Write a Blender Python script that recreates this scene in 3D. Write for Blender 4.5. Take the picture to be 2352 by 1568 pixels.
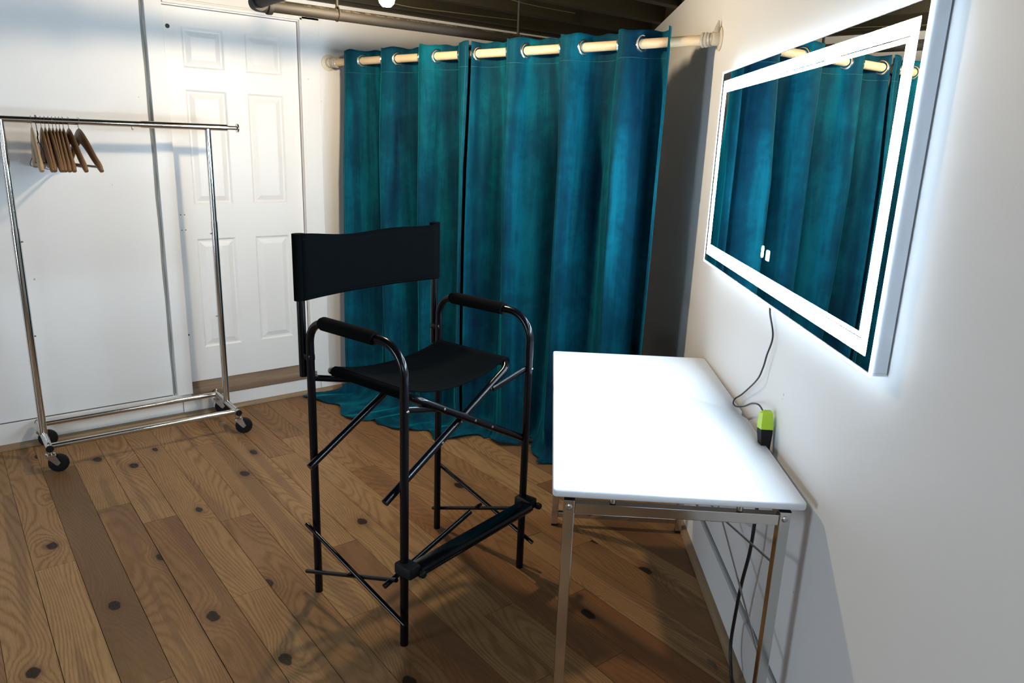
import bpy, bmesh, math, random
from mathutils import Vector, Matrix
random.seed(7)
for o in list(bpy.data.objects): bpy.data.objects.remove(o, do_unlink=True)
S = bpy.context.scene
COL = S.collection

# ------------------------------------------------------------------ camera, light, exposure
CAM_H = 1.57
yaw, pit, rol = 8.96859741e-01, 2.63862165e-01, -3.66000089e-02
F = Vector((math.cos(yaw)*math.cos(pit), math.sin(yaw)*math.cos(pit), -math.sin(pit)))
Rr = Vector((math.sin(yaw), -math.cos(yaw), 0)); D = F.cross(Rr)
Rt = Rr*math.cos(rol) + D*math.sin(rol); Dn = -Rr*math.sin(rol) + D*math.cos(rol)
cam = bpy.data.objects.new('camera', bpy.data.cameras.new('camera')); COL.objects.link(cam)
cam.matrix_world = Matrix(((Rt.x, -Dn.x, -F.x, 0), (Rt.y, -Dn.y, -F.y, 0), (Rt.z, -Dn.z, -F.z, CAM_H), (0, 0, 0, 1)))
cam.data.sensor_width = 36; cam.data.lens = 1688.58/2352*36; cam.data.clip_start = .02
S.camera = cam
w = bpy.data.worlds.new('world'); S.world = w; w.use_nodes = True
w.node_tree.nodes['Background'].inputs[0].default_value = (.5, .6, .8, 1)
w.node_tree.nodes['Background'].inputs[1].default_value = .06
S.view_settings.view_transform = 'Standard'; S.view_settings.look = 'None'
S.view_settings.exposure = 0.74; S.view_settings.gamma = 1; S.view_settings.use_curve_mapping = False
BULB_E = 790.0; STRIP_E = 74.0; SIDE_W = 27.0; FILL_W = 12.0
def area(name, loc, aim, sx, sy, W, col):
    l = bpy.data.lights.new(name, 'AREA'); l.shape = 'RECTANGLE'; l.size = sx; l.size_y = sy; l.energy = W; l.color = col
    o = bpy.data.objects.new(name, l); COL.objects.link(o); o.location = loc
    o.rotation_euler = (Vector(aim)-Vector(loc)).to_track_quat('-Z', 'Y').to_euler(); return o
# cool light from the left, its window assumed; added fill light behind the camera
area('cool_side_light', (-2.45, 2.35, .95), (1.5, 1.6, .85), 1.0, .9, SIDE_W, (.70, .85, 1.0))
area('fill_light_behind', (-1.7, -1.3, 1.5), (1.3, .2, 1.0), 1.0, .6, FILL_W, (.74, .87, 1.0))

# ------------------------------------------------------------------ frames of the place
TH = 8.72443137e-01
DX = Vector((math.cos(TH), math.sin(TH), 0)); NW = Vector((math.sin(TH), -math.cos(TH), 0)); CW = .711
YW = 4.227; ZC = 2.295
def SW(s, n, z): return DX*s + NW*n + Vector((0, 0, z))

# ------------------------------------------------------------------ materials
def mat(name, col, rough=.5, metal=0., **k):
    m = bpy.data.materials.new(name); m.use_nodes = True
    b = m.node_tree.nodes['Principled BSDF']
    b.inputs['Base Color'].default_value = (*col, 1); b.inputs['Roughness'].default_value = rough; b.inputs['Metallic'].default_value = metal
    for kk, v in k.items(): b.inputs[kk.replace('_', ' ')].default_value = v
    return m
class NT:
    def __init__(s, m): s.t = m.node_tree; s.b = s.t.nodes['Principled BSDF']
    def n(s, typ, **k):
        nd = s.t.nodes.new(typ)
        for a, v in k.items(): setattr(nd, a, v)
        return nd
    def l(s, a, b): s.t.links.new(a, b)
    def m(s, op, a, b=None, c=None, clamp=False):
        nd = s.t.nodes.new('ShaderNodeMath'); nd.operation = op; nd.use_clamp = clamp
        for i, v in enumerate((a, b, c)):
            if v is None: continue
            if isinstance(v, (int, float)): nd.inputs[i].default_value = v
            else: s.l(v, nd.inputs[i])
        return nd.outputs[0]
    def comb(s, x, y, z=0.):
        nd = s.n('ShaderNodeCombineXYZ')
        for i, v in enumerate((x, y, z)):
            if isinstance(v, (int, float)): nd.inputs[i].default_value = v
            else: s.l(v, nd.inputs[i])
        return nd.outputs[0]
    def noise(s, vec, scale, detail=3., rough=.5, dist=0.):
        nd = s.n('ShaderNodeTexNoise'); s.l(vec, nd.inputs['Vector'])
        nd.inputs['Scale'].default_value = scale; nd.inputs['Detail'].default_value = detail; nd.inputs['Roughness'].default_value = rough; nd.inputs['Distortion'].default_value = dist
        return nd.outputs['Fac']
    def white(s, vec, ):
        nd = s.n('ShaderNodeTexWhiteNoise', noise_dimensions='3D'); s.l(vec, nd.inputs['Vector']); return nd.outputs['Value']
    def ramp(s, fac, stops, interp='LINEAR'):
        nd = s.n('ShaderNodeValToRGB'); nd.color_ramp.interpolation = interp; e = nd.color_ramp.elements
        while len(e) < len(stops): e.new(.5)
        for i, (p, c) in enumerate(stops): e[i].position = p; e[i].color = (*c, 1)
        s.l(fac, nd.inputs[0]); return nd.outputs['Color']
    def mix(s, f, a, b, bt='MIX'):
        nd = s.n('ShaderNodeMix', data_type='RGBA', blend_type=bt)
        for i, v in ((0, f), (6, a), (7, b)):
            if isinstance(v, (int, float)): nd.inputs[i].default_value = v
            elif isinstance(v, tuple): nd.inputs[i].default_value = (*v, 1)
            else: s.l(v, nd.inputs[i])
        return nd.outputs[2]
    def bump(s, h, st, dist=.01):
        nd = s.n('ShaderNodeBump'); nd.inputs['Strength'].default_value = st; nd.inputs['Distance'].default_value = dist
        s.l(h, nd.inputs['Height']); s.l(nd.outputs[0], s.b.inputs['Normal'])
    def sep(s, v):
        nd = s.n('ShaderNodeSeparateXYZ'); s.l(v, nd.inputs[0]); return nd.outputs
    def obj(s): return s.n('ShaderNodeTexCoord').outputs['Object']

def paint(name, col, speck=.0, bump=.12, rough=.55):
    m = mat(name, col, rough); t = NT(m); v = t.obj()
    n1 = t.noise(v, 1.3, 4, .6); n2 = t.noise(v, 55, 3, .6)
    c = t.mix(t.m('MULTIPLY', n1, .5), col, tuple(x*.93 for x in col))
    if speck:
        sp = t.noise(v, 34, 2, .5); g = t.noise(v, 2.2, 2, .5)
        k = t.m('MULTIPLY', t.m('GREATER_THAN', sp, .76), t.m('GREATER_THAN', g, .55))
        c = t.mix(t.m('MULTIPLY', k, speck), c, (.22, .19, .15))
    t.l(c, t.b.inputs['Base Color']); t.bump(n2, bump, .003); return m
M = {}
M['wall'] = paint('white_wall_paint', (.79, .79, .785), .6)
M['door'] = paint('white_door_paint', (.82, .81, .79), 0, .05, .4)
M['trim'] = paint('white_trim_paint', (.80, .80, .79), .5, .2, .45)
KNOTS = [(1.275, 2.568, .022), (1.307, 1.925, .020), (1.991, 1.618, .019), (.495, 3.84, .017), (.622, 3.672, .014), (.652, 3.376, .013), (.063, 2.303, .021), (.209, 3.069, .013), (.575, 2.272, .016), (.324, 2.522, .009), (1.027, 3.295, .013), (1.804, 2.617, .019), (.69, 1.93, .018), (2.03, 1.98, .022), (1.22, 1.66, .016), (1.62, 1.55, .014), (.95, 1.62, .015)]
def floor_mat():
    m = mat('pine_floorboards', (.4, .25, .13), .42); t = NT(m); x, y, z = t.sep(t.obj())
    at = t.n('ShaderNodeAttribute', attribute_type='GEOMETRY', attribute_name='plank'); r1, r2, r3 = t.sep(at.outputs['Vector'])[:3]
    tn = t.n('ShaderNodeAttribute', attribute_type='GEOMETRY', attribute_name='tone'); tone, red, _ = t.sep(tn.outputs['Vector'])[:3]
    wob = t.noise(t.comb(x, y), 28., 2., .6)
    kn = t.n('ShaderNodeAttribute', attribute_type='GEOMETRY', attribute_name='knot')
    d = t.n('ShaderNodeVectorMath', operation='DISTANCE'); t.l(t.comb(x, t.m('MULTIPLY', y, .62)), d.inputs[0]); t.l(kn.outputs['Vector'], d.inputs[1])
    kd = t.m('MULTIPLY', d.outputs['Value'], 56.)
    # further knots scattered procedurally
    kv = t.comb(t.m('ADD', t.m('MULTIPLY', x, 4.2), t.m('MULTIPLY', r2, 9.)), t.m('ADD', t.m('MULTIPLY', y, 2.1), t.m('MULTIPLY', r1, 13.)))
    vo = t.n('ShaderNodeTexVoronoi', voronoi_dimensions='2D', feature='F1'); t.l(kv, vo.inputs['Vector']); vo.inputs['Scale'].default_value = 1.; vo.inputs['Randomness'].default_value = .95
    kr_ = t.sep(vo.outputs['Color'])[0]
    q = t.m('ADD', t.m('MULTIPLY', vo.outputs['Distance'], t.m('SUBTRACT', 36., t.m('MULTIPLY', kr_, 22.))), t.m('MULTIPLY', t.m('LESS_THAN', kr_, .72), 50.))
    kd = t.m('MINIMUM', kd, q); kd = t.m('ADD', kd, t.m('MULTIPLY', t.m('SUBTRACT', wob, .5), .9))
    bulge = t.m('EXPONENT', t.m('MULTIPLY', t.m('MULTIPLY', kd, kd), -.085))
    # cathedral grain
    gv = t.comb(t.m('ADD', t.m('MULTIPLY', x, 4.5), t.m('MULTIPLY', r1, 40.)), t.m('ADD', t.m('MULTIPLY', y, .65), t.m('MULTIPLY', r2, 30.)))
    big = t.noise(gv, 1., 1.5, .35)
    fine = t.noise(t.comb(t.m('MULTIPLY', x, 40.), t.m('MULTIPLY', y, 6.), r3), 1., 4., .6)
    ph = t.m('ADD', t.m('MULTIPLY', big, 48.), t.m('ADD', t.m('MULTIPLY', bulge, 5.), t.m('MULTIPLY', x, 62.)))
    ph = t.m('ADD', ph, t.m('MULTIPLY', fine, 1.1))
    rg = t.m('ADD', t.m('MULTIPLY', t.m('SINE', t.m('MULTIPLY', ph, 5.2)), .5), .5)
    rg = t.m('POWER', rg, 2.2)
    vary = t.noise(t.comb(t.m('MULTIPLY', x, 9.), t.m('MULTIPLY', y, 1.3), r1), 1., 3., .6)
    streak = t.noise(t.comb(t.m('MULTIPLY', x, 260.), t.m('MULTIPLY', y, 12.)), 1., 3., .6)
    base = t.ramp(t.m('ADD', tone, t.m('MULTIPLY', t.m('SUBTRACT', vary, .5), .45), clamp=True), [(0, (.39, .228, .100)), (.35, (.31, .168, .070)), (.7, (.175, .095, .042)), (1, (.11, .06, .03))])
    base = t.mix(t.m('MULTIPLY', red, .8), base, (.24, .085, .033))
    c = t.mix(t.m('MULTIPLY', rg, t.m('ADD', .25, t.m('MULTIPLY', vary, .5))), base, (.16, .078, .03))
    c = t.mix(t.m('MULTIPLY', t.m('SUBTRACT', streak, .36, clamp=True), .9, clamp=True), c, (.07, .04, .018))
    # heartwood band along part of a board
    hb = t.noise(t.comb(t.m('ADD', t.m('MULTIPLY', x, 12.), t.m('MULTIPLY', r2, 50.)), t.m('ADD', t.m('MULTIPLY', y, .45), t.m('MULTIPLY', r1, 20.))), 1., 1., .3)
    hw = t.m('MULTIPLY', t.m('MULTIPLY', t.m('SUBTRACT', hb, .56, clamp=True), 40., clamp=True), .5)
    c = t.mix(hw, c, (.15, .08, .04))
    st = t.noise(t.comb(x, y), 1.7, 5., .65)
    c = t.mix(t.m('MULTIPLY', t.m('SUBTRACT', st, .54, clamp=True), 1.8, clamp=True), c, (.07, .05, .022))
    halo = t.m('EXPONENT', t.m('MULTIPLY', t.m('MULTIPLY', kd, kd), -.35))
    c = t.mix(t.m('MULTIPLY', halo, .7), c, (.10, .045, .02)); c = t.mix(t.m('MULTIPLY', t.m('MULTIPLY', t.m('SUBTRACT', 1.15, kd, clamp=True), 5., clamp=True), .93), c, (.016, .010, .007))
    t.l(c, t.b.inputs['Base Color']); t.b.inputs['Specular IOR Level'].default_value = .14
    t.l(t.m('ADD', t.m('MULTIPLY', rg, .12), .40), t.b.inputs['Roughness'])
    t.bump(t.m('ADD', t.m('MULTIPLY', streak, .3), t.m('MULTIPLY', rg, -.3)), .22, .0015)
    return m
M['floor'] = floor_mat()
def woodm(name, c1, c2, rough=.5, sc=(30, 2, 30)):
    m = mat(name, c1, rough); t = NT(m); x, y, z = t.sep(t.obj())
    n = t.noise(t.comb(t.m('MULTIPLY', x, sc[0]), t.m('MULTIPLY', y, sc[1]), t.m('MULTIPLY', z, sc[2])), 1., 4., .6, .4)
    t.l(t.mix(n, c1, c2), t.b.inputs['Base Color']); t.bump(n, .15, .002); return m
M['sill'] = woodm('worn_threshold_wood', (.30, .20, .12), (.08, .045, .025), .6, (3, 60, 60))
M['quarter'] = woodm('quarter_round_wood', (.36, .25, .14), (.17, .10, .05), .5, (8, 8, 60))
M['ceil'] = woodm('dark_ceiling_wood', (.040, .029, .007), (.008, .006, .002), .75, (1.5, 12, 12))
M['panel'] = woodm('brown_wall_panelling', (.16, .11, .06), (.08, .05, .03), .6, (6, 6, 1))
M['hangwood'] = woodm('varnished_hanger_wood', (.21, .115, .052), (.13, .066, .028), .35, (40, 8, 40))
M['hangpale'] = woodm('pale_hanger_wood', (.42, .29, .16), (.32, .20, .10), .4, (40, 8, 40))
M['dowel'] = woodm('pine_dowel', (.72, .55, .34), (.60, .42, .24), .5, (60, 5, 60))
M['chrome'] = mat('chrome', (.62, .62, .60), .12, 1.)
M['steel'] = mat('brushed_steel', (.55, .55, .55), .3, 1.)
M['black'] = mat('gloss_black_enamel', (.002, .0025, .004), .2, 0., Specular_IOR_Level=.3)
M['rubber'] = mat('black_rubber', (.005, .005, .006), .6, Specular_IOR_Level=.25)
M['foam'] = mat('black_foam_grip', (.003, .0032, .0034), .9, Specular_IOR_Level=.05)
def canvas():
    m = mat('black_canvas', (.004, .005, .006), .95, Specular_IOR_Level=.03); t = NT(m); v = t.obj()
    n = t.noise(v, 420, 2, .5); t.l(t.mix(n, (.0008, .0018, .0026), (.0026, .0030, .0032)), t.b.inputs['Base Color']); t.bump(n, .3, .001); return m
M['canvas'] = canvas()
def velvet():
    m = mat('teal_velvet', (.0, .10, .13), .8, Sheen_Weight=.6, Sheen_Roughness=.28, Specular_IOR_Level=.1); t = NT(m); v = t.obj()
    t.b.inputs['Sheen Tint'].default_value = (.0, .62, .66, 1)
    x, y, z = t.sep(v)
    n = t.noise(v, 3.2, 5, .65, .6); n2 = t.noise(v, 26, 3, .6)
    nap = t.noise(t.comb(t.m('MULTIPLY', x, 9.), t.m('MULTIPLY', y, 11.), t.m('MULTIPLY', z, .7)), 1., 4., .6, .3)   # brushed nap streaks, also painting fold contrast into the colour
    f = t.m('ADD', t.m('MULTIPLY', nap, .6), t.m('ADD', t.m('MULTIPLY', n, .3), t.m('MULTIPLY', n2, .1)))
    t.l(t.ramp(f, [(.36, (.0, .012, .030)), (.5, (.0, .042, .070)), (.66, (.0, .110, .150))]), t.b.inputs['Base Color'])
    t.bump(n2, .25, .004); return m
M['velvet'] = velvet()
M['table'] = paint('white_laminate', (.72, .74, .78), .35, .0, .28)
M['alu'] = mat('silver_frame', (.62, .65, .70), .38, .35)
M['mirror'] = mat('mirror_silver', (.93, .95, .96), .0, 1.)
def emis(name, col, st):
    m = mat(name, (.9, .9, .9), .5); b = m.node_tree.nodes['Principled BSDF']
    b.inputs['Emission Color'].default_value = (*col, 1); b.inputs['Emission Strength'].default_value = st; return m
M['strip'] = emis('led_light_strip', (.66, .84, 1.0), STRIP_E)
M['icon'] = emis('touch_button_glow', (.7, .9, 1.0), 1.2)
M['bulb'] = emis('warm_bulb_glass', (1.0, .79, .52), BULB_E)
M['lime'] = mat('lime_plastic', (.42, .62, .02), .4)
M['cord'] = mat('black_cord', (.008, .008, .009), .4)
def pipem():
    m = mat('dusty_black_iron', (.03, .025, .018), .65, .1); t = NT(m); v = t.obj()
    n = t.noise(v, 30, 4, .7); g = t.n('ShaderNodeNewGeometry'); nz = t.sep(g.outputs['Normal'])[2]
    k = t.m('MULTIPLY', t.m('GREATER_THAN', nz, .55), t.m('GREATER_THAN', n, .5))
    t.l(t.mix(t.m('MULTIPLY', k, .5), (.016, .013, .009), (.12, .10, .07)), t.b.inputs['Base Color']); t.bump(n, .4, .003); return m
M['pipe'] = pipem()
M['tape'] = mat('clear_plastic_wrap', (.75, .68, .55), .15, 0., Transmission_Weight=.35)
M['gap'] = mat('dark_gap', (.05, .05, .045), .9)
M['grommet'] = mat('silver_grommet', (.75, .76, .78), .2, 1.)
M['whitecable'] = mat('white_cable', (.7, .62, .45), .5)

# ------------------------------------------------------------------ geometry helpers
class MB:
    def __init__(s): s.v = []; s.f = []
    def add(s, vs, fs):
        o = len(s.v); s.v += [Vector(v) for v in vs]; s.f += [tuple(i+o for i in f) for f in fs]; return s
    def box(s, lo, hi, bev=0., mt=None):
        b = bmesh.new(); bmesh.ops.create_cube(b, size=1.)
        lo, hi = Vector(lo), Vector(hi)
        for v in b.verts: v.co = Vector(((lo[i]+hi[i])/2 + v.co[i]*(hi[i]-lo[i]) for i in range(3)))
        if bev: bmesh.ops.bevel(b, geom=b.edges[:], offset=bev, segments=2, affect='EDGES', profile=.5)
        if mt: b.transform(mt)
        s.frombm(b); return s
    def frombm(s, b):
        b.verts.index_update(); s.add([v.co.copy() for v in b.verts], [[v.index for v in f.verts] for f in b.faces]); b.free(); return s
    def tube(s, pts, r, seg=12, cap=True, closed=False, sc=None, up=None):
        """sweep a circle (or ellipse sc=(a,b) lists) along pts"""
        pts = [Vector(p) for p in pts]; n = len(pts); rs = r if isinstance(r, (list, tuple)) else [r]*n
        T = []
        for i in range(n):
            a = pts[i-1] if (i > 0 or closed) else pts[i]; c = pts[(i+1) % n] if (i < n-1 or closed) else pts[i]
            T.append((c-a).normalized())
        ref = Vector(up) if up else (Vector((0, 0, 1)) if abs(T[0].z) < .9 else Vector((1, 0, 0)))
        N = (ref - T[0]*ref.dot(T[0])).normalized(); vs = []
        for i in range(n):
            if up: N = (ref - T[i]*ref.dot(T[i])).normalized()
            elif i: N = (N - T[i]*N.dot(T[i])).normalized()
            B = T[i].cross(N); a, b = sc[i] if sc else (1, 1)
            for k in range(seg):
                q = 2*math.pi*k/seg; vs.append(pts[i] + N*(math.cos(q)*rs[i]*a) + B*(math.sin(q)*rs[i]*b))
        fs = []; m = n if closed else n-1
        for i in range(m):
            j = (i+1) % n
            for k in range(seg):
                l = (k+1) % seg; fs.append((i*seg+k, i*seg+l, j*seg+l, j*seg+k))
        if cap and not closed: fs += [tuple(range(seg))[::-1], tuple((n-1)*seg+k for k in range(seg))]
        return s.add(vs, fs)
    def cyl(s, a, b, r, seg=20): return s.tube([a, b], r, seg)
    def lathe(s, prof, axis, org, seg=24):
        """prof list of (radius, dist) along axis from org"""
        ax = Vector(axis).normalized(); ref = Vector((0, 0, 1)) if abs(ax.z) < .9 else Vector((1, 0, 0))
        N = (ref-ax*ref.dot(ax)).normalized(); B = ax.cross(N); org = Vector(org); vs = []; fs = []
        for r, d in prof:
            for k in range(seg):
                q = 2*math.pi*k/seg; vs.append(org+ax*d+N*(math.cos(q)*max(r, 1e-5))+B*(math.sin(q)*max(r, 1e-5)))
        for i in range(len(prof)-1):
            for k in range(seg):
                l = (k+1) % seg; fs.append((i*seg+k, i*seg+l, (i+1)*seg+l, (i+1)*seg+k))
        fs += [tuple(range(seg))[::-1], tuple((len(prof)-1)*seg+k for k in range(seg))]
        return s.add(vs, fs)
    def ball(s, c, r, seg=12):
        b = bmesh.new(); bmesh.ops.create_uvsphere(b, u_segments=seg, v_segments=seg//2+1, radius=r); b.transform(Matrix.Translation(Vector(c))); return s.frombm(b)
    def prism(s, poly, z0, z1):
        n = len(poly); vs = [(x, y, z0) for x, y in poly]+[(x, y, z1) for x, y in poly]
        fs = [tuple(range(n))[::-1], tuple(range(n, 2*n))]+[(i, (i+1) % n, n+(i+1) % n, n+i) for i in range(n)]
        return s.add(vs, fs)
    def build(s, name, m, parent=None, smooth=True, org=None, fix=True):
        me = bpy.data.meshes.new(name)
        o = bpy.data.objects.new(name, me); COL.objects.link(o)
        off = Vector(org) if org else Vector((0, 0, 0))
        me.from_pydata([v-off for v in s.v], [], s.f); me.update()
        if fix:
            b = bmesh.new(); b.from_mesh(me); bmesh.ops.recalc_face_normals(b, faces=b.faces); b.to_mesh(me); b.free()
        if smooth:
            for p in me.polygons: p.use_smooth = True
            me.set_sharp_from_angle(angle=math.radians(38))
        me.materials.append(m); o.location = off
        if parent: o.parent = parent
        return o
def fillet(pts, r, n=6):
    pts = [Vector(p) for p in pts]; rs = r if isinstance(r, (list, tuple)) else [r]*len(pts); out = [pts[0]]
    for i in range(1, len(pts)-1):
        a, b, c = pts[i-1], pts[i], pts[i+1]; u = (a-b).normalized(); v = (c-b).normalized(); ang = u.angle(v)
        d = min(rs[i]/math.tan(ang/2), (a-b).length*.49, (c-b).length*.49); p0 = b+u*d; p1 = b+v*d
        # circular arc through tangent points
        rad = d*math.tan(ang/2); cen = b+(u+v).normalized()*(rad/math.sin(ang/2))
        e0 = p0-cen; e1 = p1-cen; tot = e0.angle(e1)
        for k in range(n+1):
            q = k/n; out.append(cen+(e0*math.sin((1-q)*tot)+e1*math.sin(q*tot))/math.sin(tot))
    out.append(pts[-1]); return out
def smoothpath(pts, n=8):
    P = [Vector(p) for p in pts]; P = [P[0]*2-P[1]]+P+[P[-1]*2-P[-2]]; out = []
    for i in range(1, len(P)-2):
        for k in range(n):
            t = k/n; out.append(.5*((2*P[i])+(P[i+1]-P[i-1])*t+(2*P[i-1]-5*P[i]+4*P[i+1]-P[i+2])*t*t+(3*P[i]-P[i-1]-3*P[i+1]+P[i+2])*t**3))
    out.append(P[-2]); return out
def thing(name, label, cat, loc=(0, 0, 0), rz=0., group=None):
    o = bpy.data.objects.new(name, None); COL.objects.link(o); o.location = loc; o.rotation_euler = (0, 0, rz); o.empty_display_size = .1
    return tag(o, label, cat, group)
def tag(o, label, cat, group=None):
    o['label'] = label; o['category'] = cat
    if group: o['group'] = group
    return o
def struct(o, label=None):
    o['kind'] = 'structure'
    if label: o['label'] = label
    return o

# ------------------------------------------------------------------ the room
XC = (CW+math.cos(TH)*YW)/math.sin(TH)          # corner of door wall and right wall
XL, YB = -2.6, -2.6
sB = (YB - (NW*CW).y)/DX.y
RB = SW(sB, CW, 0)                               # right wall meets back wall
fb = MB().prism([(XL-.2, YB-.2), (RB.x+1.2, YB-.2), (XC+.6, YW+.4), (XL-.2, YW+.4)], -.1, -.004)
nbase = len(fb.f); PW = .132; rr = random.Random(11); plank = []; tones = []; knots_ = []
JOINTS = {0: [3.647, 1.9], 1: [2.905, 1.2], 2: [3.83, 2.05], 3: [3.28, 1.75], 4: [3.055, 1.3], 5: [2.338, .8], 6: [2.895, 1.5], 7: [3.75, 2.0], 8: [2.449, 1.25], 9: [3.4, 1.4], 10: [3.6, 1.75], 11: [3.04, 1.341], 12: [3.5, 1.667], 13: [2.071, .6], 14: [3.2, 1.9], 15: [3.3, 1.2], 16: [2.42, 1.0]}
TONES = {(0, 1): (.2, 0), (0, 2): (.1, 0), (1, 0): (.25, 0), (1, 1): (.08, 0), (1, 2): (.15, 0), (2, 1): (.72, .0), (2, 0): (.2, 0), (2, 2): (.5, .1), (3, 0): (.2, 0), (3, 1): (.5, .05), (4, 0): (.2, 0), (4, 1): (.55, .15), (5, 0): (.25, 0), (5, 1): (.3, .0), (6, 0): (.2, 0), (6, 1): (.45, .15),
         (7, 0): (.2, .05), (7, 1): (.25, 0), (8, 0): (.2, 0), (8, 1): (.4, .65), (9, 0): (.35, .2), (9, 1): (.2, 0), (10, 1): (.2, 0), (11, 0): (.3, .1), (11, 1): (.45, .6), (11, 2): (.4, .7), (12, 0): (.35, .3), (12, 1): (.3, .25), (12, 2): (.45, .85), (13, 0): (.4, .35), (13, 1): (.15, .05), (14, 1): (.35, .35), (15, 1): (.15, 0), (16, 1): (.75, .35)}
for i in range(int((XL-.2)/PW), int((XC+.6)/PW)+1):
    js = JOINTS.get(i)
    if not js:
        js = []; y = YW+.3-rr.uniform(.3, 1.6)
        while y > YB: js.append(y); y -= rr.uniform(1.0, 2.2)
    else:
        js = list(js); y = js[-1]-rr.uniform(1.0, 2.0)
        while y > YB: js.append(y); y -= rr.uniform(1.0, 2.0)
    ys = [YW+.3]+js+[YB-.2]
    for k in range(len(ys)-1):
        g = .0007+.0006*(rr.random() < .3)
        x0, x1, y1, y0 = i*PW+g, (i+1)*PW-g, ys[k]-g, ys[k+1]+g
        fb.add([(x0, y0, 0), (x1, y0, 0), (x1, y1, 0), (x0, y1, 0), (x0, y0, -.003), (x1, y0, -.003), (x1, y1, -.003), (x0, y1, -.003)], [(0, 1, 2, 3), (0, 4, 5, 1), (1, 5, 6, 2), (2, 6, 7, 3), (3, 7, 4, 0)])
        kk = [q for q in KNOTS if x0 < q[0] < x1 and y0 < q[1] < y1]; knots_ += [(kk[0][0], kk[0][1]*.62, 0.) if kk else (-50., 0., 0.)]*5
        r_ = (rr.random(), rr.random(), rr.random()); tn_ = TONES.get((i, k), (rr.choice([.1, .2, .25, .35, .5]), rr.choice([0, 0, .1, .4])))
        plank += [r_]*5; tones += [(tn_[0], tn_[1], 0)]*5
fo = struct(fb.build('floor', M['floor'], smooth=False, fix=False))
fo.data.materials.append(mat('dark_floor_gap', (.012, .008, .005), .9))
for i in range(nbase): fo.data.polygons[i].material_index = 1
for nm_, vals in (('plank', plank), ('tone', tones), ('knot', knots_)):
    at_ = fo.data.attributes.new(nm_, 'FLOAT_VECTOR', 'FACE')
    at_.data.foreach_set('vector', [c_ for v_ in [(0., 0., 0.)]*nbase+vals for c_ in v_])
# door wall with the door opening
DX0, DX1, DZ0, DZ1 = 1.058, 1.765, .188, 2.178
b = MB()
b.box((XL-.2, YW, 0), (.955, YW+.15, ZC)); b.box((.963, YW, 0), (DX0, YW+.15, ZC)); b.box((DX1, YW, 0), (XC+.4, YW+.15, ZC))
b.box((DX0, YW, DZ1), (DX1, YW+.15, ZC)); b.box((DX0, YW+.02, 0), (DX1, YW+.15, DZ0)); b.box((.955, YW+.02, 0), (.963, YW+.15, ZC))
struct(b.build('wall_back', M['wall'], smooth=False))
A = SW(sB, CW, 0); B = SW(4.6+.9, CW, 0); A2 = SW(sB-.2, CW+.15, 0); B2 = SW(5.7, CW+.15, 0)
struct(MB().prism([(A.x, A.y), (B.x, B.y), (B2.x, B2.y), (A2.x, A2.y)][::-1], 0, ZC).build('wall_right', M['wall'], smooth=False))
# left wall with a window opening, and the wall behind the camera
WY0, WY1, WZ0, WZ1 = 1.8, 2.9, .5, 1.5
b = MB().box((XL-.15, YB-.15, 0), (XL, WY0, ZC)).box((XL-.15, WY1, 0), (XL, YW, ZC)).box((XL-.15, WY0, 0), (XL, WY1, WZ0)).box((XL-.15, WY0, WZ1), (XL, WY1, ZC))
struct(b.build('wall_left', M['panel'], smooth=False))
struct(MB().box((XL, YB-.15, 0), (RB.x+.1, YB, ZC)).build('wall_front', M['panel'], smooth=False))
wf = MB()
for y0, y1, z0, z1 in ((WY0, WY1, WZ0, WZ0+.04), (WY0, WY1, WZ1-.04, WZ1), (WY0, WY0+.04, WZ0, WZ1), (WY1-.04, WY1, WZ0, WZ1)): wf.box((XL-.1, y0, z0), (XL-.03, y1, z1))
struct(wf.build('window_1', M['trim'], smooth=False))
# ceiling: boards and joists
ce = struct(MB().box((XL-.2, YB-.2, 2.46), (5.6, 5.2, 2.5)).build('ceiling', M['ceil'], smooth=False))
k = 0
y = YW+.02
while y > YB:
    MB().box((XL-.15, y-.06, ZC+.001), (5.5, y+.0, 2.46), .004).build('joist', M['ceil'], ce, smooth=False)
    y -= .41 if k else .16
    k += 1
MB().box((XL-.15, YW-.13, ZC+.06), (5.5, YW-.02, ZC+.08)).build('ledger_board', M['ceil'], ce, smooth=False)
# side closure above the right wall
for s0 in (sB, ):
    a = SW(s0, CW+.02, 0); c = SW(5.4, CW+.02, 0); a2 = SW(s0, CW+.06, 0); c2 = SW(5.4, CW+.06, 0)
    MB().prism([(a.x, a.y), (a2.x, a2.y), (c2.x, c2.y), (c.x, c.y)], ZC+.001, 2.46).build('rim_board', M['ceil'], ce, smooth=False)

# baseboards + quarter round
def qround(a, b, inward, r=.019):
    a, b, inward = Vector(a), Vector(b), Vector(inward); m = MB(); pr = [(0, 0)]+[(math.cos(q)*r, math.sin(q)*r) for q in [math.pi/2*i/6 for i in range(7)]]
    n = len(pr); vs = [a+inward*x+Vector((0, 0, z)) for x, z in pr]+[b+inward*x+Vector((0, 0, z)) for x, z in pr]
    m.add(vs, [tuple(range(n)), tuple(range(n, 2*n))[::-1]]+[(i, (i+1) % n, n+(i+1) % n, n+i) for i in range(n)]); return m
o = struct(MB().box((XL, YW-.018, 0), (.995, YW, .131), .002).build('baseboard_left', M['trim'], smooth=False))
qround((XL, YW-.018, .001), (1.0, YW-.018, .001), (0, -1, 0), .026).build('quarter_round', M['quarter'], o)
MB().box((-2.4, YW-.004, .1315), (.95, YW+.001, .1345)).build('gap_line', M['gap'], o, smooth=False)
o = struct(MB().box((1.0, YW-.012, 0), (1.82, YW+.015, .098), .003).build('baseboard_door', M['trim'], smooth=False))
qround((1.0, YW-.012, .001), (1.86, YW-.012, .001), (0, -1, 0), .022).build('quarter_round', M['quarter'], o)
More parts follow.
